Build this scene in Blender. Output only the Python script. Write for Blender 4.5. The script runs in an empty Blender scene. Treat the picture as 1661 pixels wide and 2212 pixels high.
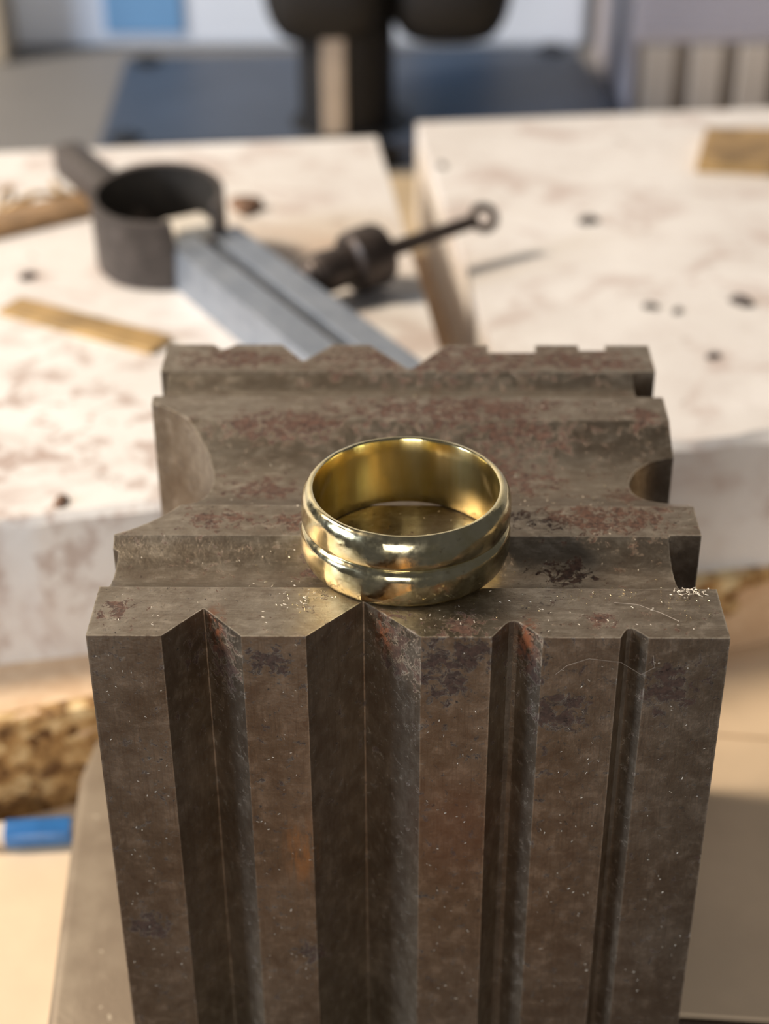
import bpy, bmesh, math, random
from mathutils import Vector, Matrix, noise

random.seed(7)
C = bpy.context.scene.collection
S = bpy.context.scene
MM = 0.001
PI = math.pi

# ------------------------------------------------------------------ camera
cam_d = bpy.data.cameras.new('camera')
cam = bpy.data.objects.new('camera', cam_d)
C.objects.link(cam)
S.camera = cam
_p, _y, _r = 0.5593, -0.0151, 0.0044                    # pitch down, yaw, roll
_f = Vector((math.sin(_y)*math.cos(_p), math.cos(_y)*math.cos(_p), -math.sin(_p)))
_rt = Vector((math.cos(_y), -math.sin(_y), 0))
_dn = _f.cross(_rt)
_r2 = math.cos(_r)*_rt + math.sin(_r)*_dn
_d2 = -math.sin(_r)*_rt + math.cos(_r)*_dn
M = Matrix((_r2, -_d2, -_f)).transposed().to_4x4()
M.translation = Vector((-0.2215, -122.063, 90.132))*MM
cam.matrix_world = M
cam_d.sensor_fit = 'VERTICAL'
cam_d.sensor_height = 36
cam_d.lens = 3511.8/2212*36
cam_d.clip_start = 0.005
cam_d.clip_end = 20
cam_d.dof.use_dof = True
cam_d.dof.focus_distance = 0.157
cam_d.dof.aperture_fstop = 20
cam_d.dof.aperture_blades = 0

# ------------------------------------------------------------------ light
W = bpy.data.worlds.new('world')
S.world = W
W.use_nodes = True
bg = W.node_tree.nodes['Background']
bg.inputs[0].default_value = (0.74, 0.72, 0.74, 1)
bg.inputs[1].default_value = 0.10

def lamp(name, loc, target, size, energy, col, size_y=None, spread=PI):
    d = bpy.data.lights.new(name, 'AREA')
    d.shape = 'DISK' if size_y is None else 'RECTANGLE'
    d.size = size*MM
    if size_y: d.size_y = size_y*MM
    d.energy = energy
    d.color = col
    d.spread = spread
    o = bpy.data.objects.new(name, d)
    C.objects.link(o)
    o.location = Vector(loc)*MM
    o.rotation_euler = (Vector(target)-Vector(loc)).to_track_quat('-Z', 'Y').to_euler()
    return o

lamp('desk_lamp_light', (-720, 118, 640), (0, 80, -20), 185, 12.0, (1.0, 0.835, 0.65))
lamp('window_light', (-1000, -285, 330), (0, 0, -30), 240, 7.5, (0.74, 0.85, 1.0), 320)
lamp('front_fill_light', (-130, -1000, 200), (20, 80, -40), 400, 3.9, (1.0, 0.95, 0.90), 420)  # added low frontal fill, an unseen source that brightens the white board fronts

S.view_settings.view_transform = 'Standard'
S.view_settings.look = 'None'
S.view_settings.exposure = 0.0
S.view_settings.gamma = 1.0
S.view_settings.use_curve_mapping = False

# ------------------------------------------------------------------ helpers
def newobj(name, me, mat=None, parent=None, base=(0, 0, 0)):
    o = bpy.data.objects.new(name, me)
    C.objects.link(o)
    if mat: me.materials.append(mat)
    if parent is not None: o.parent = parent
    else: o.location = Vector(base)*MM
    return o

def mesh(name, verts, faces, mat, parent=None, base=(0, 0, 0), smooth=None, bevel=0, seg=2):
    """verts in world millimetres; base = world position (mm) of the object or of its parent."""
    if parent is not None: base = parent['base_mm'] if 'base_mm' in parent else base
    b = Vector(base)
    me = bpy.data.meshes.new(name)
    me.from_pydata([(Vector(v)-b)*MM for v in verts], [], faces)
    bm = bmesh.new(); bm.from_mesh(me)
    bmesh.ops.remove_doubles(bm, verts=bm.verts, dist=1e-6)
    bmesh.ops.recalc_face_normals(bm, faces=bm.faces)
    if bevel:
        ed = [e for e in bm.edges if len(e.link_faces) == 2 and e.calc_face_angle(0) > 0.6]
        bmesh.ops.bevel(bm, geom=ed, offset=bevel*MM, segments=seg, affect='EDGES', profile=0.5, clamp_overlap=True)
    bm.to_mesh(me); bm.free()
    if smooth is not None:
        for p in me.polygons: p.use_smooth = True
        me.set_sharp_from_angle(angle=math.radians(smooth))
    return newobj(name, me, mat, parent, base)

def empty(name, base, label=None, cat=None, group=None):
    o = bpy.data.objects.new(name, None)
    C.objects.link(o)
    o.location = Vector(base)*MM
    o['base_mm'] = [float(c) for c in base]
    o.empty_display_size = 0.005
    return tag(o, label, cat, group)

def tag(o, label=None, cat=None, group=None, kind=None):
    if label: o['label'] = label
    if cat: o['category'] = cat
    if group: o['group'] = group
    if kind: o['kind'] = kind
    return o

def box(x0, x1, y0, y1, z0, z1):
    v = [(x, y, z) for x in (x0, x1) for y in (y0, y1) for z in (z0, z1)]
    f = [(0, 1, 3, 2), (4, 6, 7, 5), (0, 4, 5, 1), (2, 3, 7, 6), (0, 2, 6, 4), (1, 5, 7, 3)]
    return v, f

def prism(poly, z0, z1):
    n = len(poly)
    v = [(x, y, z0) for x, y in poly] + [(x, y, z1) for x, y in poly]
    f = [tuple(range(n))[::-1], tuple(range(n, 2*n))]
    f += [(i, (i+1) % n, n+(i+1) % n, n+i) for i in range(n)]
    return v, f

def oriented_box(c, d, length, width, z0, z1):
    """box centred at c (x,y) along direction d"""
    d = Vector(d).normalized(); n = Vector((-d.y, d.x))
    c = Vector(c)
    P = [c-d*length/2-n*width/2, c+d*length/2-n*width/2, c+d*length/2+n*width/2, c-d*length/2+n*width/2]
    return prism([(p.x, p.y) for p in P], z0, z1)

def lathe(profile, c, n=48, axis=(0, 0, 1), closed=True, a0=0, a1=2*PI, fn=None):
    """profile [(r, h)], about an axis through c"""
    ax = Vector(axis).normalized()
    q = Vector((0, 0, 1)).rotation_difference(ax)
    full = abs(a1-a0-2*PI) < 1e-6
    m = n if full else n+1
    v, f = [], []
    k = len(profile)
    for i in range(m):
        a = a0+(a1-a0)*i/n
        for r, h in profile:
            if fn: r, h = fn(r, h, a)
            v.append(tuple(Vector(c)+q @ Vector((r*math.cos(a), r*math.sin(a), h))))
    for i in range(n):
        i2 = (i+1) % m if full else i+1
        for j in range(k if closed else k-1):
            j2 = (j+1) % k
            f.append((i*k+j, i2*k+j, i2*k+j2, i*k+j2))
    if not full and closed:
        f.append(tuple(range(k))[::-1]); f.append(tuple(n*k+j for j in range(k)))
    return v, f

def tube(pts, rad, n=8):
    v, f = [], []
    pts = [Vector(p) for p in pts]
    for i, p in enumerate(pts):
        t = (pts[min(i+1, len(pts)-1)]-pts[max(i-1, 0)]).normalized()
        u = t.orthogonal().normalized() if i == 0 else (u-t*u.dot(t)).normalized()
        w = t.cross(u)
        r = rad(i/(len(pts)-1)) if callable(rad) else rad
        for k in range(n):
            a = 2*PI*k/n
            v.append(tuple(p+(u*math.cos(a)+w*math.sin(a))*r))
    for i in range(len(pts)-1):
        for k in range(n):
            f.append((i*n+k, i*n+(k+1) % n, (i+1)*n+(k+1) % n, (i+1)*n+k))
    f.append(tuple(range(n))[::-1]); f.append(tuple((len(pts)-1)*n+k for k in range(n)))
    return v, f

def join(*parts):
    v, f = [], []
    for a, b in parts:
        o = len(v); v += a; f += [tuple(i+o for i in q) for q in b]
    return v, f

# ------------------------------------------------------------------ materials
class Mat:
    def __init__(s, name):
        s.m = bpy.data.materials.new(name); s.m.use_nodes = True
        s.t = s.m.node_tree; s.n = s.t.nodes
        s.b = s.n['Principled BSDF']
        tc = s.n.new('ShaderNodeTexCoord')
        mp = s.n.new('ShaderNodeMapping'); mp.inputs['Scale'].default_value = (1000,)*3
        s.t.links.new(tc.outputs['Object'], mp.inputs[0])
        s.co = mp.outputs[0]                      # object space in millimetres
    def L(s, a, b): s.t.links.new(a, b)
    def noise(s, scale, detail=4, rough=0.55, dist=0, co=None, off=0, stretch=None):
        co = co or s.co
        if off or stretch:
            mp = s.n.new('ShaderNodeMapping')
            mp.inputs['Location'].default_value = (off, off*1.7, off*.6)
            if stretch: mp.inputs['Scale'].default_value = stretch
            s.L(co, mp.inputs[0]); co = mp.outputs[0]
        x = s.n.new('ShaderNodeTexNoise')
        x.inputs['Scale'].default_value = scale; x.inputs['Detail'].default_value = detail
        x.inputs['Roughness'].default_value = rough; x.inputs['Distortion'].default_value = dist
        s.L(co, x.inputs['Vector'])
        return x.outputs['Fac']
    def voro(s, scale, co=None, out='Distance'):
        x = s.n.new('ShaderNodeTexVoronoi'); x.inputs['Scale'].default_value = scale
        s.L(co or s.co, x.inputs['Vector'])
        return x.outputs[out]
    def ramp(s, fac, a, b, ca=(0, 0, 0, 1), cb=(1, 1, 1, 1), extra=()):
        r = s.n.new('ShaderNodeValToRGB')
        e = r.color_ramp.elements
        e[0].position = a; e[0].color = ca; e[1].position = b; e[1].color = cb
        for p, c in extra:
            k = e.new(p); k.color = c
        s.L(fac, r.inputs[0])
        return r.outputs[0]
    def rng(s, fac, a, b, c=0, d=1):
        r = s.n.new('ShaderNodeMapRange'); r.interpolation_type = 'SMOOTHSTEP'
        for i, v in enumerate((a, b, c, d)): r.inputs[i+1].default_value = v
        s.L(fac, r.inputs[0]); return r.outputs[0]
    def math(s, op, a, b=None, clamp=False):
        x = s.n.new('ShaderNodeMath'); x.operation = op; x.use_clamp = clamp
        for i, v in enumerate((a, b)):
            if v is None: continue
            if isinstance(v, (int, float)): x.inputs[i].default_value = v
            else: s.L(v, x.inputs[i])
        return x.outputs[0]
    def mix(s, fac, a, b):
        x = s.n.new('ShaderNodeMix'); x.data_type = 'RGBA'
        for sock, v in ((x.inputs[0], fac), (x.inputs[6], a), (x.inputs[7], b)):
            if isinstance(v, (int, float)): sock.default_value = v
            elif isinstance(v, tuple): sock.default_value = v if len(v) == 4 else (*v, 1)
            else: s.L(v, sock)
        return x.outputs[2]
    def spot(s, c, r, soft=.5, scl=(1, 1, 1)):
        """1 inside an ellipsoid about c (mm), falling to 0"""
        v = s.n.new('ShaderNodeVectorMath'); v.operation = 'SUBTRACT'; v.inputs[1].default_value = c
        s.L(s.co, v.inputs[0])
        w = s.n.new('ShaderNodeVectorMath'); w.operation = 'MULTIPLY'; w.inputs[1].default_value = tuple(k/r for k in scl)
        s.L(v.outputs[0], w.inputs[0])
        l = s.n.new('ShaderNodeVectorMath'); l.operation = 'LENGTH'
        s.L(w.outputs[0], l.inputs[0])
        return s.rng(l.outputs['Value'], 1-soft, 1, 1, 0)
    def set(s, col=None, rough=None, metal=None, spec=None):
        for k, v in (('Base Color', col), ('Roughness', rough), ('Metallic', metal), ('Specular IOR Level', spec)):
            if v is None: continue
            if isinstance(v, (int, float)): s.b.inputs[k].default_value = v
            elif isinstance(v, tuple): s.b.inputs[k].default_value = (*v, 1) if len(v) == 3 else v
            else: s.L(v, s.b.inputs[k])
        return s
    def bump(s, h, strength=.5, dist=.1):
        x = s.n.new('ShaderNodeBump'); x.inputs['Strength'].default_value = strength
        x.inputs['Distance'].default_value = dist*MM
        s.L(h, x.inputs['Height']); s.L(x.outputs[0], s.b.inputs['Normal'])
        return s

def plain(name, col, rough=.5, metal=0, var=.12, scale=.25, bump=0, bscale=1.0):
    m = Mat(name)
    n = m.noise(scale, 4)
    lo = tuple(c*(1-var) for c in col); hi = tuple(min(1, c*(1+var)) for c in col)
    m.set(m.mix(m.rng(n, .3, .7), lo, hi), rough, metal)
    if bump: m.bump(m.noise(bscale, 4), .5, bump)
    return m.m

# steel of the grooved block: brown-grey, machined, with rust bloom and pits
def steel():
    m = Mat('worn_steel')
    geo = m.n.new('ShaderNodeNewGeometry')
    sepn = m.n.new('ShaderNodeSeparateXYZ'); m.L(geo.outputs['True Normal'], sepn.inputs[0])
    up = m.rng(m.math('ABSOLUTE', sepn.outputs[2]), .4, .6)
    big = m.noise(.085, 3)
    col = m.mix(m.rng(big, .36, .66), (.258, .215, .160), (.345, .300, .238))
    warm = m.rng(m.noise(.06, 3, .5, off=55), .42, .66)
    col = m.mix(m.math('MULTIPLY', warm, .55), col, (.240, .186, .132))
    fine = m.noise(.75, 6, .68, .3, stretch=(.6, 1, .6))
    col = m.mix(m.math('MULTIPLY', m.rng(fine, .48, .68), .55), col, (.520, .450, .360))
    col = m.mix(m.math('MULTIPLY', m.rng(fine, .50, .33), .45), col, (.165, .115, .080))
    brush = m.mix(up, m.noise(5, 3, .6, stretch=(1, 1, .05)), m.noise(5, 3, .6, stretch=(.05, 1, 1)))
    col = m.mix(m.math('MULTIPLY', m.rng(brush, .50, .70), .35), col, (.165, .125, .090))
    # rust: a bias field (named patches) added to a blotchy noise
    spots = [((-19, 20.2, 0), 7, (1, 2.2, 1)), ((-12, 20, 0), 6, (1, 2.2, 1)), ((3, -.2, -4), 7, (1.4, 1, 1)), ((6, -.2, -2), 5, (1, 1, 1.4)),
             ((14.5, 0, -9), 4.2, (1, 1, 1)), ((-2, 2.2, -3), 5, (1, 1, .8)), ((-18, 2, -4), 4.5, (1, 1, .7)),
             ((13, 40, -1), 8, (.7, 1.6, 1)), ((-14, 41.5, 0), 9, (.6, 2, 1)), ((5, 44, 0), 14, (.6, 2, 1)), ((24, 28, -3), 5, (1, 1, 1)), ((-8, 13.5, -1), 5, (1, 1.5, 1)),
             ((16, 13, -1.5), 4, (1, 1, 1)), ((20, 21, 0), 9, (.7, 1.6, 1)), ((-28, 4, 0), 3, (1, 1, 1)), ((18, 3, 0), 2.5, (1, 1, 1)), ((5.5, 2.2, 0), 3, (1, 1, 1)),
             ((11.5, 1.2, -3), 3.2, (1, 1, .5)), ((4, 57.5, 0), 16, (.6, 2, 1)), ((-20, 57.5, 0), 9, (.7, 2, 1)), ((-27, 0, -38), 3.5, (1, 1, 1)), ((-10, 0, -42), 3, (1, 1, 1)),
             ((22, 57, 0), 8, (.6, 1.6, 1)), ((8, 33, -2), 12, (.7, 1.4, 1)), ((-16, 30, -2), 7, (1, 1.4, 1)), ((27, 43, 0), 4, (1, 1, 1)), ((25, 0, -6), 5, (1, 1, 1)), ((-13, 0, -3), 3, (1, 1, 1))]
    bias = None
    for c, r, sc in spots:
        k = m.spot(c, r, .9, sc)
        bias = k if bias is None else m.math('MAXIMUM', bias, k)
    rn = m.noise(.85, 8, .74, .5, off=13)
    rust = m.math('ADD', rn, m.math('MULTIPLY', bias, .165))
    rmask = m.rng(rust, .588, .655)
    rcol = m.mix(m.rng(m.noise(1.9, 4, .6, off=5), .36, .62), (.050, .019, .015), (.150, .072, .050))
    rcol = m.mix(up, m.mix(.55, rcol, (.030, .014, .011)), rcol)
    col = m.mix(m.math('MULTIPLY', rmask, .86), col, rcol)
    # orange bloom in the mouths of the vertical grooves
    org = None
    for c in ((-18.4, 3.2, -1.2), (-2.6, 3.6, -2), (11.3, 1.9, -1.6)):
        k = m.spot(c, 3.0, .9, (1.8, 1.2, .7)); org = k if org is None else m.math('MAXIMUM', org, k)
    org = m.math('MULTIPLY', org, m.rng(m.noise(1.3, 5, .6, off=21), .40, .58))
    col = m.mix(m.math('MULTIPLY', org, .75), col, (.30, .105, .045))
    # dark pits
    pit = m.math('MULTIPLY', m.rng(m.math('ADD', m.noise(1.4, 6, .72, off=40), m.math('MULTIPLY', bias, .03)), .635, .685), .9)
    col = m.mix(pit, col, (.040, .024, .017))
    # pale specks of dust
    dust = m.rng(m.noise(2.6, 4, .7, off=71), .685, .725)
    col = m.mix(m.math('MULTIPLY', dust, .55), col, (.66, .58, .48))
    # coppery streaked mark on the front
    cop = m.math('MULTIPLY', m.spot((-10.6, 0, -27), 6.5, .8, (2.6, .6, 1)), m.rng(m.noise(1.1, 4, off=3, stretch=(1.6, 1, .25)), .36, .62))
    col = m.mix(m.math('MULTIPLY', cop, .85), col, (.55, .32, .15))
    red = m.math('MULTIPLY', m.spot((5, 0, -24), 11, .9, (1.5, .6, 1)), .3)
    col = m.mix(red, col, (.27, .12, .075))
    # worn bright arrises
    bv = m.n.new('ShaderNodeBevel'); bv.samples = 6; bv.inputs[0].default_value = .32*MM
    dp = m.n.new('ShaderNodeVectorMath'); dp.operation = 'DOT_PRODUCT'
    m.L(bv.outputs[0], dp.inputs[0]); m.L(geo.outputs['True Normal'], dp.inputs[1])
    edge = m.math('MULTIPLY', m.rng(dp.outputs['Value'], .985, .90), m.rng(m.noise(.9, 5, .65, off=9), .36, .54))
    sp = m.n.new('ShaderNodeSeparateXYZ'); m.L(m.co, sp.inputs[0])
    inner = m.math('MULTIPLY', m.rng(sp.outputs[1], .5, .8), m.math('MULTIPLY', m.rng(sp.outputs[1], 6.6, 6.3), m.rng(sp.outputs[2], -.5, -.8)))
    # (inside the vertical grooves nothing rubs: no wear)
    edge = m.math('MULTIPLY', edge, m.math('SUBTRACT', 1, inner))
    col = m.mix(m.math('MULTIPLY', edge, .75), col, (.70, .62, .50))
    dull = m.math('MAXIMUM', rmask, pit)
    m.set(col, m.rng(m.math('ADD', dull, m.math('MULTIPLY', fine, .3)), 0, 1.1, .37, .72), m.math('SUBTRACT', .95, m.math('MULTIPLY', dull, .55)))
    h = m.math('SUBTRACT', m.math('MULTIPLY', m.noise(2.2, 6, .68), .5), m.math('ADD', m.math('MULTIPLY', rmask, .25), pit))
    h = m.math('ADD', h, m.math('MULTIPLY', brush, .15))
    m.bump(h, .75, .13)
    return m.m

def brass_ring():
    m = Mat('brass')
    n = m.noise(.5, 4)
    col = m.mix(m.rng(n, .35, .65), (.70, .615, .36), (.80, .72, .47))
    sm = m.rng(m.noise(.8, 5, .65, off=4, stretch=(1, 1, 1.6)), .60, .70)
    col = m.mix(m.math('MULTIPLY', sm, .35), col, (.30, .20, .09))
    m.set(col, m.rng(m.noise(1.2, 4, off=8), .3, .7, .10, .24), 1.0)
    h = m.math('ADD', m.math('MULTIPLY', m.noise(.42, 2, .4), 1.0), m.math('MULTIPLY', m.noise(3.5, 4), .06))
    m.bump(h, .35, .28)
    return m.m

def brass_inner():
    m = Mat('brass_bore')
    n = m.noise(.8, 4, stretch=(1, 1, .15))
    col = m.mix(m.rng(n, .3, .7), (.80, .66, .29), (.90, .78, .42))
    m.set(col, .20, 1.0)
    m.b.inputs['Anisotropic'].default_value = .8
    m.b.inputs['Anisotropic Rotation'].default_value = .25
    tg = m.n.new('ShaderNodeTangent'); tg.direction_type = 'RADIAL'; tg.axis = 'Z'
    m.L(tg.outputs[0], m.b.inputs['Tangent'])
    m.bump(m.noise(3, 3, .5, stretch=(1, 1, .1)), .25, .05)
    return m.m

def white_board():
    m = Mat('stained_white_paint')
    col = m.mix(m.rng(m.noise(.035, 4), .35, .65), (.80, .765, .73), (.89, .865, .835))
    a = m.math('MULTIPLY', m.rng(m.noise(.055, 6, .62, .6, off=31, stretch=(1, 1.15, 1)), .50, .66), .62)
    col = m.mix(a, col, (.55, .43, .38))
    front = m.spot((-58, 95, -32), 55, .9, (1, 1, .4))
    b = m.math('MULTIPLY', m.rng(m.noise(.16, 5, .65, .3, off=77), .50, .62), m.math('ADD', .10, m.math('MULTIPLY', front, .8)))
    col = m.mix(b, col, (.46, .34, .29))
    c = m.math('MULTIPLY', m.rng(m.noise(.21, 3, .5, off=12), .69, .76), .55)
    col = m.mix(c, col, (.30, .23, .19))
    d = m.math('MULTIPLY', m.spot((-16, 168, -32), 26, .95, (.7, 1, .3)), .35)
    col = m.mix(d, col, (.72, .52, .32))
    # left board's shade painted brown on the lower part of the slot's wall
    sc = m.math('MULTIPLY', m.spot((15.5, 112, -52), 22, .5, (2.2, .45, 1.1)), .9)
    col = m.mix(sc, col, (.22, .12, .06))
    m.set(col, .5, 0)
    m.bump(m.noise(.5, 5), .3, .3)
    return m.m

def chip_edge():
    m = Mat('raw_chipboard_edge')
    v = m.voro(.33, out='Color')
    sep = m.n.new('ShaderNodeSeparateColor'); m.L(v, sep.inputs[0])
    n = m.noise(.30, 6, .65, .5)
    f = m.math('ADD', m.math('MULTIPLY', n, .75), m.math('MULTIPLY', sep.outputs[0], .25))
    col = m.ramp(f, .34, .66, (.13, .058, .018, 1), (.92, .72, .40, 1), [(.50, (.52, .31, .12, 1))])
    m.set(col, .85, 0); m.bump(m.noise(.9, 5), .7, .6)
    return m.m

def cork_top():
    m = Mat('bare_chipboard_face')
    col = m.mix(m.rng(m.noise(.22, 6, .6), .38, .66), (.72, .50, .31), (.84, .63, .42))
    m.set(col, .7, 0); m.bump(m.noise(.6, 5), .4, .3)
    return m.m

def grey_steel_bar():
    m = Mat('grey_bar_steel')
    col = m.mix(m.rng(m.noise(.2, 4), .35, .65), (.27, .31, .37), (.34, .38, .44))
    m.set(col, .42, .55)
    m.bump(m.noise(2, 3, stretch=(1, .2, 1)), .2, .1)
    return m.m

def plate_steel():
    m = Mat('plate_steel')
    col = m.mix(m.rng(m.noise(.12, 5), .35, .65), (.235, .182, .128), (.31, .25, .18))
    sp = m.rng(m.noise(.8, 4, off=6), .69, .72)
    col = m.mix(m.math('MULTIPLY', sp, .5), col, (.75, .66, .5))
    m.set(col, .45, .3); m.bump(m.noise(1.1, 4), .3, .15)
    return m.m

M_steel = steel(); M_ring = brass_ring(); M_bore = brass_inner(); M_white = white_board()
M_chip = chip_edge(); M_cork = cork_top(); M_bar = grey_steel_bar(); M_plate = plate_steel()
M_cream = plain('cream_laminate', (.80, .63, .44), .45, 0, .06, .06)
M_tan = plain('tan_laminate', (.66, .52, .34), .5, 0, .08, .05)
M_iron = plain('dark_iron', (.085, .072, .066), .55, .35, .25, .4, .15, 1.2)
M_ironin = plain('darker_iron', (.030, .027, .024), .7, .2, .2, .4)  # darker iron for the hoop's inside and the bar's slot
M_iron2 = plain('brown_black_iron', (.075, .058, .050), .42, .5, .25, .5, .2, 1.0)
M_brassold = plain('tarnished_brass', (.45, .295, .125), .42, .35, .34, .12)
M_brassbrown = plain('brown_brass', (.36, .225, .115), .5, .25, .3, .12)
M_rustbit = plain('brown_rust', (.25, .15, .10), .8, 0, .3, .5)
M_black = plain('black_machine_paint', (.006, .006, .007), .6, 0, .2, .1)
M_slate = plain('slate_base_paint', (.045, .062, .098), .45, .0, .1, .05)
M_bolt = plain('black_bolt', (.012, .014, .018), .5, .3, .2, .3)
M_rail = plain('tan_steel_rail', (.52, .45, .38), .4, .3, .1, .1)
M_pale = plain('pale_frosted_plastic', (.76, .84, .98), .5, 0, .04, .02)
M_blue = plain('blue_glow_panel', (.16, .36, .66), .45, 0, .06, .02)  # blue glow put into an even panel colour
M_mat = plain('grey_desk_mat', (.205, .20, .195), .6, 0, .06, .02)
M_lav = plain('lavender_grey_metal', (.50, .48, .54), .55, 0, .05, .04)
M_rib = plain('warm_grey_slat', (.58, .52, .46), .55, 0, .06, .04)
M_gap = plain('darker_grey_backing', (.36, .325, .30), .7, 0, .05, .04)  # backing behind the slats, a darker grey than theirs
M_post = plain('tan_painted_wood', (.43, .365, .28), .6, 0, .06, .03)
M_wall = plain('grey_wall_paint', (.78, .75, .71), .8, 0, .04, .01)
M_pen = plain('blue_pen_barrel', (.035, .16, .42), .3, 0, .1, .3)
M_pentip = plain('pale_pen_grip', (.62, .56, .50), .4, 0, .08, .3)
M_wood = plain('dark_bench_wood', (.085, .055, .04), .6, 0, .25, .12, .3, .4)
M_orefl = plain('orange_reflector_wood', (.92, .42, .13), .5, 0, .30, .05, .3, .4)  # colour of the unseen board added for the ring's orange reflection
M_crumb = plain('dark_metal_crumb', (.07, .055, .05), .7, 0, .3, 1)
M_filing = plain('brass_filings_metal', (.85, .72, .44), .28, 1, .1, 2)
M_palefil = plain('pale_filings', (.72, .64, .52), .5, .2, .15, 2)
M_pad = plain('pale_end_glint', (.90, .84, .74), .35, .1, .05, .2)  # bright reflection on the bar's end, painted as pale colour
M_fibre = plain('dusty_fibre', (.34, .28, .22), .8, 0, .1, 1)

# ------------------------------------------------------------------ setting
T = -72.0                                                # bench level
mesh_wb = mesh('wall_back', *box(-900, 900, 640, 660, -600, 700), M_wall); tag(mesh_wb, kind='structure')
fl = mesh('floor', *box(-900, 900, -700, 700, -820, -800), plain('floor_grey', (.25, .22, .2), .7)); tag(fl, kind='structure')

bench = empty('workbench', (0, 150, T-20), 'cream topped workbench that carries the chipboard, the pen and the tools', 'workbench')
mesh('bench_top', *box(-330, 330, 18.6, 318, T-18, T-.5), M_tan, bench, bevel=.8)
mesh('bench_top', *box(-330, 330, 318.4, 560, T-18, T-.5), M_mat, bench, bevel=.8)['label'] = 'grey rear half of the bench top'
mesh('front_rail', *box(-330, 330, -30, 18.2, T-18, T-.6), M_wood, bench, bevel=.8)['label'] = 'dark brown wooden front of the bench'
for sx in (-300, 300):
    for sy in (0, 520):
        mesh('leg', *box(sx-25, sx+25, sy-25, sy+25, -800, T-18), M_wood, bench, bevel=2)
mesh('orange_reflector', *box(-70, 18, -430, -29, T-92, T-84), M_orefl, bench, bevel=1)['label'] = 'unseen orange board added to reflect in the front of the ring'
for x in (-70, 16): mesh('reflector_side', *box(x, x+2, -430, -29, T-84, T-18), M_wood, bench)  # sides of the added reflector board
sheet = mesh('laminate_sheet', *prism([(-200, 12), (20, 12), (20, 18.4), (34.4, 18.2), (140, 10.5), (140, 65), (55.7, 71.6), (47.3, 72.4), (-200, 92)], T-.5, T), M_cream, base=(-20, 45, T-.5), bevel=.12)
tag(sheet, 'cream laminate sheet lying flat on the bench under the steel plate and the blue pen', 'sheet')
back_sheet = mesh('laminate_sheet', *prism([(-200, 92.5), (47.3, 72.9), (55.7, 72.1), (140, 65.5), (140, 180), (-200, 180)], T-.5, T-.08), M_cream, base=(20, 120, T-.5), bevel=.1)
tag(back_sheet, 'cream laminate sheet running under the chipboard behind the thin dark seam', 'sheet')

# lower chipboard with a crumbled raw edge
A0, A1 = Vector((-58.4, 51.7, T)), Vector((60.8, 98.6, T))
B0, B1 = Vector((-56.9, 54.9, -56.5)), Vector((58.0, 94.6, -56.5))
def along(P, Q, t): return P+(Q-P)*t
t0, t1 = -1.1, 1.9
cb = empty('chipboard', (0, 120, T), 'thick bare chipboard slab with a crumbled front edge under the white boards', 'board')
a, b = along(B0, B1, t0), along(B0, B1, t1)
mesh('board_core', *prism([(a.x, a.y+1.3), (b.x, b.y+1.3), (b.x+20, 200), (-7, 225), (a.x-20, 215)], T, -56.5), M_cork, cb)
NU, NV = 420, 26
v, f = [], []
for i in range(NU+1):
    t = t0+(t1-t0)*i/NU
    lo, hi = along(A0, A1, t), along(B0, B1, t)
    for j in range(NV+1):
        s = j/NV
        p = lo.lerp(hi, s)
        env = math.sin(PI*min(1, max(0, s)))**.5
        q = Vector((p.x*.16, p.y*.16, p.z*.30))
        d = (noise.fractal(q, 1.0, 2.0, 4)*2.4 + noise.noise(q*3.1)*.7)*env
        cell = noise.voronoi(Vector((p.x*.22, p.y*.22, p.z*.42)))[0]
        d -= max(0, .55-cell[0])*2.2*env
        rim = noise.noise(Vector((p.x*.25, 3, 1)))*.9 if j == NV else 0
        v.append((p.x, p.y+d+max(0, rim) + .4, p.z - (max(0, rim)*.4)))
    v.append((hi.x, hi.y+3.2, -56.45))
n1 = NV+2
for i in range(NU):
    for j in range(NV+1):
        f.append((i*n1+j, (i+1)*n1+j, (i+1)*n1+j+1, i*n1+j+1))
mesh('raw_edge', v, f, M_chip, cb, smooth=70)['label'] = 'rough crumbled brown edge'

# two white boards with a slot between them
def rough_board(name, poly, z0, z1, label, front_n):
    """front edge (first two points) split finely so that its rim is a little uneven"""
    P0, P1 = Vector(poly[0]), Vector(poly[1])
    n = front_n
    fr = [P0.lerp(P1, i/n) for i in range(n+1)]
    nrm = Vector(((P1-P0).y, -(P1-P0).x)).normalized()
    rest = [Vector(p) for p in poly[2:]]
    N = n+1+len(rest)
    v, f = [], []
    for lev, z in enumerate((z0, z1-1.0, z1)):
        for i, p in enumerate(fr):
            k = noise.noise(Vector((p.x*.12, p.y*.12, 5+lev*9)))
            q = p+nrm*(k*.35) if lev < 2 else p-nrm*(.8+max(0, noise.fractal(Vector((p.x*.14, p.y*.14, 7)), 1, 2, 3))*2.4)
            zz = z if lev != 1 else z-max(0, noise.noise(Vector((p.x*.09, p.y*.09, 2))))*1.6
            v.append((q.x, q.y, zz))
        for p in rest: v.append((p.x, p.y, z))
    for lev in range(2):
        for i in range(N):
            f.append((lev*N+i, lev*N+(i+1) % N, (lev+1)*N+(i+1) % N, (lev+1)*N+i))
    f.append(tuple(range(N))[::-1]); f.append(tuple(range(2*N, 3*N)))
    o = mesh(name, v, f, M_white, smooth=28)
    return tag(o, label, 'board')
fl_y = lambda x: 83.0+.231*x                                # front line of both boards
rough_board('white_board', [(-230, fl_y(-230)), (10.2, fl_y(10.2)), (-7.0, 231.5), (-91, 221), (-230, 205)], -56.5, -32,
            'stained white bench board carrying the dark hoop tool and brass strips', 90)
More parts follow.
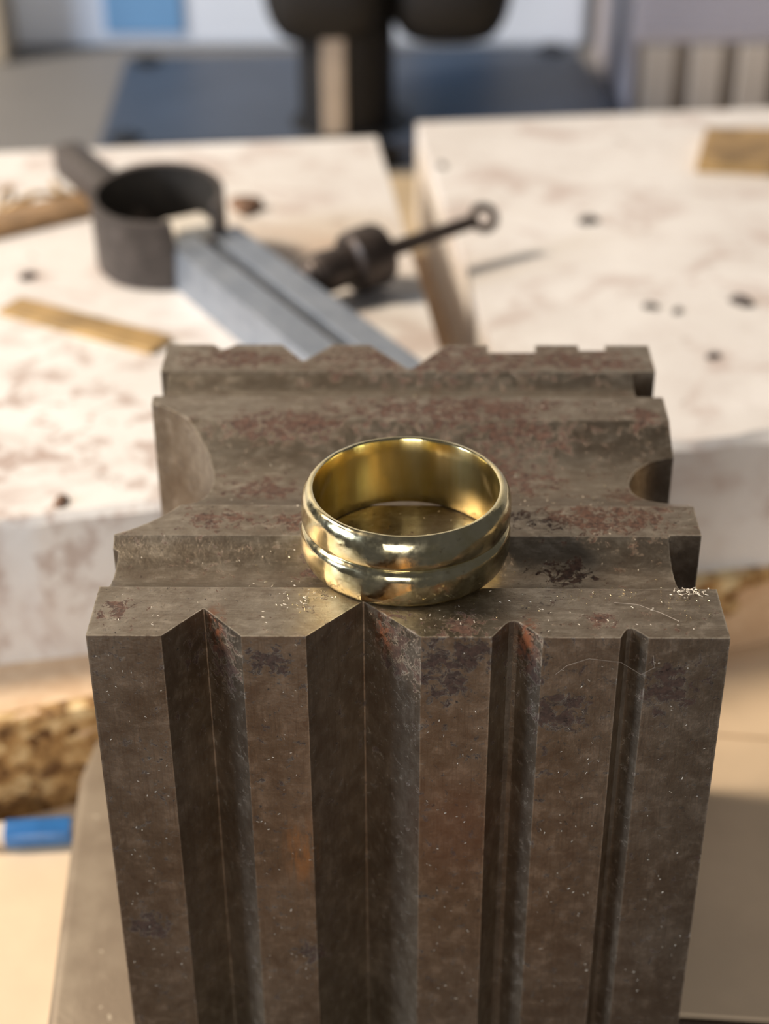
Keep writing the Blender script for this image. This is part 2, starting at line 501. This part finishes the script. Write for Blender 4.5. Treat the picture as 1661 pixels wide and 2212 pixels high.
rough_board('white_board', [(19.0, fl_y(19)), (230, fl_y(230)), (230, 272), (84.5, 252), (2.0, 241.5)], -56.5, -32,
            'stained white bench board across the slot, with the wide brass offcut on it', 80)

# ------------------------------------------------------------------ steel plate and grooved block
pl = mesh('steel_plate', *prism([(-40.9, -4), (27, -4), (27, 20), (27, 66), (14, 66), (-44.2, 57.5), (-45.3, 49), (-43.3, 25)], T, -60), M_plate, base=(0, 15, T), bevel=1.4, seg=3, smooth=40)
pl_lab = tag(pl, 'flat steel plate lying under the grooved block, its edge beside the blue pen', 'plate')

def make_block():
    def tmp(v, f):
        me = bpy.data.meshes.new('t'); me.from_pydata([Vector(p)*MM for p in v], [], f)
        bm = bmesh.new(); bm.from_mesh(me); bmesh.ops.recalc_face_normals(bm, faces=bm.faces); bm.to_mesh(me); bm.free()
        o = bpy.data.objects.new('t', me); C.objects.link(o); return o
    def circ(cx, cy, r, n=72, off=0): return [(cx+r*math.cos(2*PI*(i+.5)/n), cy+r*math.sin(2*PI*(i+.5)/n)) for i in range(n)]
    blk = tmp(*box(-30, 30, 0, 61.3, -60, 0))
    cut = []
    vert = lambda poly: cut.append(tmp(*prism(poly, -70, 10)))
    # front face
    vert([(-23.35, -.5), (-19.5, 4.4), (-19.38, 4.4), (-15.05, -.5)])
    vert([(-9.9, -.5), (-4.3, 5.7), (-4.15, 5.7), (1.75, -.5)])
    vert([(7.55, -.5), (9.2, 2.05), (9.6, 2.45), (10.1, 2.6), (10.5, 2.45), (10.9, 2.0), (13.05, -.5)])
    vert([(19.6, -.5), (20.3, 1.0), (20.6, 1.4), (21.0, 1.5), (21.35, 1.3), (22.85, -.5)])
    # back face
    e = 61.8
    vert([(-24.7, e), (-23.2, 60), (-22.7, 60), (-21.0, e)])
    vert([(-16.0, e), (-13.0, 56.9), (-12.6, 56.9), (-9.0, e)])
    vert([(-5.1, e), (-.1, 54.8), (.6, 54.8), (5.2, e)])
    vert([(10.0, e), (10.0, 59.2), (15.9, 59.2), (15.9, e)])
    vert([(21.25, e), (21.25, 59.8), (24.6, 59.8), (24.6, e)])
    # left side: one wide half round, two shallow slots
    vert(circ(-37.6, 31.6, 16.1))
    vert([(-31, 8.2), (-29.45, 8.6), (-29.4, 15.8), (-31, 16.6)])
    vert([(-31, 47.9), (-29.1, 47.9), (-29.1, 54), (-31, 54)])
    # right side: two square slots and a half round
    vert([(31, 8.2), (27.2, 8.2), (26.7, 9.2), (26.6, 17.0), (26.8, 17.6), (31, 17.6)])
    vert([(31, 47.8), (27.3, 47.8), (27.1, 54.2), (31, 54.2)])
    vert(circ(30.1, 31.2, 5.7))
    # top: three shallow half rounds running across
    def top(y0, y1, s):
        h = (y1-y0)/2; R = (h*h+s*s)/(2*s); c = (y0+y1)/2
        v, f = prism(circ(c, R-s, R, 144), -40, 40)
        cut.append(tmp([(p[2], p[0], p[1]) for p in v], f))
    top(8.0, 17.3, 1.8); top(23.2, 41.9, 2.6); top(47.5, 54.0, 1.4)
    for c in cut:
        md = blk.modifiers.new('b', 'BOOLEAN'); md.operation = 'DIFFERENCE'; md.solver = 'EXACT'; md.object = c
    bv = blk.modifiers.new('bev', 'BEVEL'); bv.width = .22*MM; bv.segments = 2; bv.limit_method = 'ANGLE'; bv.angle_limit = math.radians(24)
    bv.use_clamp_overlap = True
    dg = bpy.context.evaluated_depsgraph_get()
    me = bpy.data.meshes.new_from_object(blk.evaluated_get(dg))
    for o in cut+[blk]: bpy.data.objects.remove(o)
    for p in me.polygons: p.use_smooth = True
    me.set_sharp_from_angle(angle=math.radians(32))
    me.name = 'grooved_block'; me.materials.clear()
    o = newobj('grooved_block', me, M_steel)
    wn = o.modifiers.new('wn', 'WEIGHTED_NORMAL'); wn.keep_sharp = True
    return o
block = make_block()
tag(block, 'brown rusted steel forming block with grooves on every side, standing under the ring', 'block')

# ------------------------------------------------------------------ ring
RC = (-.15, 14.6, .02)
ring = empty('brass_ring', RC, 'brass finger ring with two domed bands standing on the grooved steel block', 'ring')
outer = [(9.2, 7.68), (9.38, 7.80), (9.62, 7.74), (9.88, 7.52), (10.12, 7.14), (10.27, 6.75), (10.36, 6.2), (10.40, 5.5), (10.38, 4.75), (10.26, 4.28), (10.02, 4.02),
         (9.88, 3.92), (9.94, 3.84), (10.16, 3.70), (10.36, 3.42), (10.46, 3.0), (10.50, 2.2), (10.47, 1.4), (10.34, .7), (10.08, .22), (9.75, .03), (9.4, 0), (9.22, .1)]
def wob(r, h, a):
    k = noise.noise(Vector((math.cos(a)*1.3, math.sin(a)*1.3, h*.25)))*.12 + noise.noise(Vector((math.cos(a)*5, math.sin(a)*5, h*.6)))*.05
    w = 1 if r > 9.7 else .2
    dz = .16*math.sin(a+2.4)+.10*math.sin(2*a) if 3.3 < h < 5 else 0
    return r+k*w, h+dz+(.05*noise.noise(Vector((math.cos(a)*4, math.sin(a)*4, 9))) if h > 7 else 0)
v, f = lathe(outer, RC, 220, closed=False, fn=wob)
mesh('outer_band', v, f, M_ring, ring, smooth=60)
v, f = lathe([(9.2, 7.68), (9.12, 7.5), (9.10, 6), (9.10, 1.2), (9.13, .25), (9.22, .1)], RC, 220, closed=False, fn=wob)
mesh('bore', v, f, M_bore, ring, smooth=50)['label'] = 'smooth golden inside face'

# ------------------------------------------------------------------ filings, fibres on the block
def zt(x, y):
    for y0, y1, s in ((8, 17.3, 1.8), (23.2, 41.9, 2.6), (47.5, 54, 1.4)):
        if y0 < y < y1:
            h = (y1-y0)/2; R = (h*h+s*s)/(2*s); c = (y0+y1)/2
            return -(math.sqrt(R*R-(y-c)**2)-(R-s))
    return 0
def flake(p, n, size, rnd):
    """one bent sliver of metal lying on a surface with normal n"""
    l = size*rnd.uniform(.6, 1.6); w = size*rnd.uniform(.25, .6); t = size*.14
    q = Vector((0, 0, 1)).rotation_difference(Vector(n)) @ Matrix.Rotation(rnd.uniform(0, 2*PI), 3, 'Z').to_quaternion() @ Matrix.Rotation(rnd.uniform(-.5, .5), 3, 'X').to_quaternion()
    pts = [(-l/2, -w/2, t), (l/2, -w/2*.6, t*2.4), (l/2, w/2, t*2.0), (-l/2, w/2*.5, t*1.3), (0, 0, t*3.4), (0, 0, 0)]
    v = [tuple(Vector(p)+q @ Vector(k)) for k in pts]
    return v, [(0, 1, 4), (1, 2, 4), (2, 3, 4), (3, 0, 4), (1, 0, 5), (2, 1, 5), (3, 2, 5), (0, 3, 5)]
rnd = random.Random(3)
brassy, pale = [], []
def strew(lst, n, cx, cy, sx, sy, size):
    for _ in range(n):
        x, y = rnd.gauss(cx, sx), rnd.gauss(cy, sy)
        if abs(x) > 29.5 or not .3 < y < 60.5: continue
        if -23 < x < -15.5 and y < 4.5 or -9.2 < x < 1.1 and y < 5.8 or 7.9 < x < 12.6 and y < 2.8 or 19.8 < x < 22.4 and y < 1.7: continue
        if x > 26.4 and (8 < y < 18 or 47 < y < 55) or x > 24 and 25 < y < 37.2 or x < -20 and 17 < y < 46: continue
        r = math.hypot(x-RC[0], y-RC[1])
        if 8.9 < r < 10.7: continue
        lst.append(flake((x, y, zt(x, y)+.06+size*.25), (0, 0, 1), size, rnd))
strew(brassy, 70, 0, 13, 4.5, 3.6, .19); strew(brassy, 40, 21, 7.0, 5, .7, .20); strew(brassy, 16, 12, 6.5, 4, 1.2, .17); strew(brassy, 14, 26.5, 5, 1.5, 2, .22)
strew(brassy, 46, -8.3, 5.0, 1.4, .8, .25); strew(pale, 40, -8.5, 5.2, 1.6, .8, .28); strew(brassy, 16, 14, 36, 9, 9, .22); strew(brassy, 18, -12, 18, 8, 4, .17); strew(brassy, 10, 3, 3, 9, 1.4, .2)
strew(pale, 40, 27.2, 7.3, .9, .4, .32); strew(pale, 150, 0, 16, 18, 10, .22); strew(pale, 110, 3, 3.2, 18, 1.9, .22); strew(pale, 30, 10, 25, 12, 1, .2); strew(pale, 14, 22, 44, 7, 2, .25)
for _ in range(200):                                       # clinging to the front lands
    a, b = rnd.choice(((-29.5, -23.4), (-15, -9.8), (2, 7.4), (13.2, 19.4), (23, 29.5)))
    pale.append(flake((rnd.uniform(a, b), -.06, -rnd.uniform(.5, 50)**1.0), (0, -1, 0), .20, rnd))
mb = mesh('brass_filings', *join(*brassy), M_filing); tag(mb, 'tiny bright brass filings strewn over the top of the steel block', 'filings', kind='stuff')
mb = mesh('pale_filings', *join(*pale), M_palefil); tag(mb, 'pale dusty filings and swarf clinging to the steel block', 'filings', kind='stuff')
def fibre(pts, r, label):
    o = mesh('fibre', *tube(pts, r, 6), M_fibre, smooth=60)
    return tag(o, label, 'fibre')
fibre([(23.0, -.12, -1.9), (23.2, -.3, -3.2), (22.0, -.35, -4.0), (20.0, -.3, -2.6), (17.0, -.3, -2.2), (15.0, -.3, -3.0), (14.0, -.12, -4.2)], .02, 'thin curled fibre clinging to the front of the block by the narrowest groove')
fibre([(19.8, 5.6, .08), (22.0, 5.2, .14), (24.0, 3.9, .12), (25.6, 2.6, .07)], .03, 'thin straight fibre lying on top of the block near its slotted corner')

# ------------------------------------------------------------------ hoop tool on the white board
Zb = -32.0
hc = Vector((-45.6, 160.2, Zb+.2))
tool = empty('hoop_tool', hc, 'dark iron hoop joined to a long flat grey steel bar on the white board', 'tool')
tilt = Matrix.Rotation(math.radians(6.5), 4, 'X')
hh = 13.3
d = Vector((.522, -.853))
ga = math.atan2(-.74, .70)                                # direction of the gap in the wall
def tl(p): return tuple(hc+(tilt @ (Vector(p)-hc)) + Vector((0, 0, 1.35)))
def hoop_low(r, h, a):
    da = (a-ga+PI) % (2*PI)-PI
    if abs(da) < .42 and h > hh*.5: h = hh*.52
    return r, h
v, f = lathe([(11.0, 0), (12.2, 0), (12.25, hh*.55), (12.2, hh), (11.0, hh), (10.95, hh*.55)], hc, 96, fn=hoop_low)
mesh('hoop', [tl(p) for p in v], f, M_iron, tool, smooth=40)
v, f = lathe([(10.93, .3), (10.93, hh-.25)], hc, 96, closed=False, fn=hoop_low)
mesh('hoop_lining', [tl(p) for p in v], f, M_ironin, tool, smooth=60)['label'] = 'darker inside of the hoop'
nrm = Vector((.853, .522))
def bar_pt(s, w): return Vector((d.x*s+nrm.x*w, d.y*s+nrm.y*w))
s0, s1 = -152.5, -72
def strip(wa, wb, sa, sb, z0, z1): return prism([tuple(bar_pt(sa, wa)), tuple(bar_pt(sb, wa)), tuple(bar_pt(sb, wb)), tuple(bar_pt(sa, wb))], z0, z1)
bar = mesh('bar', *strip(41.8, 56.6, s0, s1, Zb, -26.2), M_bar, tool, bevel=.25)
mesh('bar_half', *strip(41.8, 48.2, s0, s1, -26.2, -24), M_bar, tool, bevel=.25)
mesh('bar_half', *strip(50.5, 56.6, s0, s1, -26.2, -24), M_bar, tool, bevel=.25)
mesh('slot_floor', *strip(48.2, 50.5, s0+.5, s1, -26.3, -25.9), M_ironin, tool)['label'] = 'dark slot running along the bar'
mesh('end_pad', *strip(44.0, 53.0, s0-7.5, s0-.2, -27, -22.6), M_pad, tool, bevel=1.2)['label'] = 'end of the bar inside the hoop, its bright reflection painted pale'
ac = hc.xy-d*26.5
mesh('arm', *oriented_box((ac.x-1.3, ac.y+2.6), d, 38, 6.6, -29.5, -22.5), M_iron, tool, bevel=1.6, seg=3, smooth=40)

# thumb screw with eye
k0, k1 = Vector((-19.5, 140.0, -26.6)), Vector((14.2, 164.0, -24.2))
ax = (k1-k0).normalized()
key = empty('eye_screw', (-9, 148, Zb), 'black iron screw with a thick round collar and a thin rod ending in an eye', 'screw')
def lat(name, prof, at, **kw):
    m_ = kw.pop('mat', M_iron2)
    return mesh(name, *lathe(prof, k0+ax*at, 36, axis=ax, closed=False), m_, key, smooth=35)
lat('nose', [(0, -1), (2.1, -1), (2.7, .5), (2.4, 1.1), (3.1, 1.7), (2.8, 2.3), (3.4, 3), (3.1, 3.6), (3.6, 4.3), (3.9, 6), (3.6, 11.5), (0, 11.5)], 0)
lat('collar', [(0, 0), (4.6, 0), (5.5, .7), (5.75, 2), (5.75, 6.2), (5.3, 7.2), (4.2, 7.7), (0, 7.7)], 11.0)
lat('hub', [(0, 0), (2.2, 0), (1.9, 1.8), (0, 1.8)], 18.4)
L = (k1-k0).length
lat('rod', [(0, 0), (1.55, 0), (1.35, L-21.6), (0, L-21.6)], 19.6)
eye_n = Vector((.25, -.75, .6)).normalized()
tv, tf = [], []
q = Vector((0, 0, 1)).rotation_difference(eye_n)
for i in range(28):
    a = 2*PI*i/28
    for j in range(10):
        b = 2*PI*j/10
        r = 2.1+.85*math.cos(b)
        tv.append(tuple(k1+q @ Vector((r*math.cos(a), r*math.sin(a), .75*math.sin(b)))))
for i in range(28):
    for j in range(10):
        tf.append((i*10+j, ((i+1) % 28)*10+j, ((i+1) % 28)*10+(j+1) % 10, i*10+(j+1) % 10))
mesh('eye', tv, tf, M_iron2, key, smooth=60)

# ------------------------------------------------------------------ brass scraps and crumbs
def strip_thing(name, c, dr, length, width, th, mat, label, bend=0):
    dr = Vector(dr).normalized(); n_ = Vector((-dr.y, dr.x)); c = Vector(c)
    n = 10; v, f = [], []
    for i in range(n+1):
        s = i/n-.5
        p = c+dr*(s*length)+n_*(bend*(4*s*s-1))
        for w_, z in ((-1, 0), (1, 0), (1, th), (-1, th)):
            q = p+n_*(w_*width/2)
            v.append((q.x, q.y, Zb+.02+z))
    for i in range(n):
        for k in range(4): f.append((i*4+k, i*4+(k+1) % 4, (i+1)*4+(k+1) % 4, (i+1)*4+k))
    f.append((0, 1, 2, 3)); f.append(tuple(n*4+k for k in (3, 2, 1, 0)))
    o = mesh(name, v, f, mat, base=(c.x, c.y, Zb), bevel=.15)
    return tag(o, label, 'strip')
strip_thing('brass_strip', (-81, 176.0), (15, 10.5), 44, 7.5, 2.6, M_brassbrown, 'brown tarnished brass bar running up to the dark hoop')
strip_thing('brass_strip', (-56.0, 132.8), (28.5, -15.5), 33, 6.2, 1.0, M_brassold, 'narrow brass strip lying alone on the white board in front of the hoop')
of = mesh('brass_offcut', *prism([(66.6, 231.5), (100, 230), (100, 203.5), (61.0, 209.0)], Zb+.02, Zb+2.4), M_brassold, base=(80, 218, Zb), bevel=.3)
tag(of, 'wide slanted brass offcut at the back of the white board beyond the slot', 'offcut')
rb = mesh('rust_lump', *lathe([(0, 0), (2.6, 0), (3.2, .8), (2.4, 2.0), (.8, 2.6), (0, 2.6)], (-32.6, 187.5, Zb), 12, closed=False, fn=lambda r, h, a: (r*(1+.3*math.sin(3*a)), h*(1+.2*math.cos(2*a)))), M_rustbit, smooth=50)
tag(rb, 'small rusty brown lump lying just behind the dark hoop', 'scrap')
pts = []
for i in range(90):
    t = i/89
    a = t*2*PI*3.2
    pts.append((-83+t*15+2.2*math.cos(a)*(1-.3*t), 191+4*t-3.5*math.sin(t*5)+4.2*math.sin(a)*(.6+.4*math.cos(7*t)), Zb+1.3+.9*math.sin(a*1.3)))
wc = mesh('wire_tangle', *tube(pts, .55, 8), M_brassold, smooth=60)
tag(wc, 'tangled curl of brass wire beside the brown brass bar', 'wire')
crumbs = [(-69.9, 153.9, 1.3, 'dark crumb on the white board between the two brass strips'), (35.7, 181.3, 1.6, 'brown crumb on the white board nearest the eye of the screw'),
          (43.0, 141.4, 1.1, 'dark crumb on the white board straight behind the rear edge of the block'), (59.3, 143.4, 1.7, 'grey elongated crumb on the far side of the slotted board'),
          (7.4, 212.5, 1.0, 'faint grey crumb near the rear corner of the board by the slot'), (-49.5, 75.2, 1.2, 'pale brown crumb at the front rim of the white board'),
          (47.5, 139.8, .9, 'small brown crumb next to the dark crumb behind the block'), (51.0, 122, 1.0, 'brown speck on the board behind the slotted corner of the block')]
for n_, (x, y, s, lab) in enumerate(crumbs):
    r_ = random.Random(n_)
    o = mesh('crumb', *lathe([(0, 0), (s, 0), (s*1.05, s*.35), (s*.6, s*.75), (0, s*.85)], (x, y, Zb+.0), 9, closed=False, fn=lambda r, h, a: (r*(1+.35*math.sin(2*a+n_)), h)), M_crumb if n_ not in (5,) else M_rustbit, smooth=50)
    tag(o, lab, 'crumb', 'crumbs on the white boards')

# ------------------------------------------------------------------ pen
p0, p1 = Vector((-76, 46.0, T+2.0)), Vector((-47.2, 48.6, T+2.0))
pax = (p1-p0).normalized()
pen = empty('pen', (-60, 47.5, T), 'thin blue pen with a pale grip lying in front of the chipboard edge', 'pen')
LP = (p1-p0).length
mesh('barrel', *lathe([(0, 0), (1.95, 0), (2.0, .2), (2.0, 8.6), (1.85, 9.15), (0, 9.2)], p1-pax*9.2, 28, axis=pax, closed=False), M_pen, pen, smooth=40)
mesh('grip', *lathe([(0, 0), (.4, 0), (1.7, 6), (1.75, LP-9.2), (0, LP-9.2)], p0, 28, axis=pax, closed=False), M_pentip, pen, smooth=40)['label'] = 'pale grip of the pen'

# ------------------------------------------------------------------ machine behind the boards
mach = empty('bench_drill', (-15, 350, T), 'black column machine on a dark slate base plate behind the white boards', 'machine')
zt_ = -64.0
mesh('base_plate', *prism([(-87.0, 317), (62.5, 327), (62.2, 352), (55, 415.5), (-91.5, 402)], T-.4, zt_), M_slate, mach, bevel=1.2)
for x, y in ((-83.5, 396), (-79.5, 322), (47, 409), (57, 337)):
    mesh('bolt', *lathe([(0, 0), (4.6, 0), (4.6, 1.0), (3.8, 1.6), (0, 1.6)], (x, y, zt_-.1), 6, closed=False), M_bolt, mach, smooth=30)
mesh('column_foot', *lathe([(0, 0), (21, 0), (21, 6), (17, 9), (0, 9)], (-16, 338.5, T-.3), 40, closed=False), M_black, mach, smooth=35)
mesh('column', *lathe([(0, 0), (13.6, 0), (13.6, 60), (0, 60)], (-17.5, 338, zt_-1), 40, closed=False), M_black, mach, smooth=35)
mesh('rail', *box(-23.8, -17.2, 323.2, 326.5, zt_+.5, -25), M_rail, mach, bevel=.5)['label'] = 'tan steel rail on the front of the column'
def blob(cx, x0, x1, zb, y0, y1, zt2):
    prof = []
    w = (x1-x0)/2
    n, m = 32, 10
    v, f = [], []
    for j in range(m+1):
        t = j/m
        if t < .6: s = math.sin(t/.6*PI/2)**.8; z = zb+(1-math.cos(t/.6*PI/2))*16
        else: s = 1; z = zb+16+(zt2-zb-16)*(t-.6)/.4
        for i in range(n):
            a = 2*PI*i/n
            cxn = math.copysign(abs(math.cos(a))**.55, math.cos(a)); syn = math.copysign(abs(math.sin(a))**.55, math.sin(a))
            k = .45+.55*s
            v.append(((x0+x1)/2+w*k*cxn, (y0+y1)/2+(y1-y0)/2*k*syn, z))
    for j in range(m):
        for i in range(n): f.append((j*n+i, j*n+(i+1) % n, (j+1)*n+(i+1) % n, (j+1)*n+i))
    f.append(tuple(range(n))[::-1]); f.append(tuple(m*n+i for i in range(n)))
    return v, f
mesh('head', *blob(0, -40.5, -4.5, -39.5, 318, 372, 60), M_black, mach, smooth=50)
mesh('motor', *blob(0, -6.5, 29.5, -41, 322, 385, 60), M_black, mach, smooth=50)

# ------------------------------------------------------------------ back of the bench
sb = empty('storage_box', (-34, 470, T), 'pale frosted plastic box standing behind the black machine', 'box')
mesh('box_body', *box(-137, 62, 440, 520, T-.5, 75), M_pale, sb, bevel=3, seg=3)
mesh('panel', *box(-104, -77, 438.6, 440.5, T+5, 70), M_blue, sb, bevel=.6)['label'] = 'blue glow on the box, painted as a flat panel'
mesh('panel', *box(4, 28, 438.6, 440.5, T+5, 70), M_blue, sb, bevel=.6)['label'] = 'blue glow on the box, painted as a flat panel'
sl = empty('slatted_crate', (120, 390, T), 'warm grey slatted crate standing beside the frosted box', 'crate')
mesh('crate_body', *box(65.5, 200, 349, 436, T-.4, 70), M_gap, sl, bevel=1)
mesh('top_panel', *box(65, 200.5, 345.5, 349.5, -43.5, 70), M_lav, sl, bevel=.6)
mesh('side_panel', *box(64.3, 65.6, 346, 436, T-.4, 70), M_lav, sl, bevel=.3)
for z in (-40, -35.5, -31, -26.5, -22):
    mesh('rail', *box(66, 200.5, 343.8, 346, z, z+1.6), M_lav, sl, bevel=.4)
for i in range(9):
    x = 68+i*13.8
    mesh('slat', *box(x, x+9.0, 344.5, 349.5, T-.4, -43.8), M_rib, sl, bevel=.6)
po = mesh('post', *box(-158, -135, 422, 438.3, T-.5, 90), M_post, base=(-147, 437, T), bevel=1)
tag(po, 'tan painted wooden post standing at the edge of the frosted box', 'post')
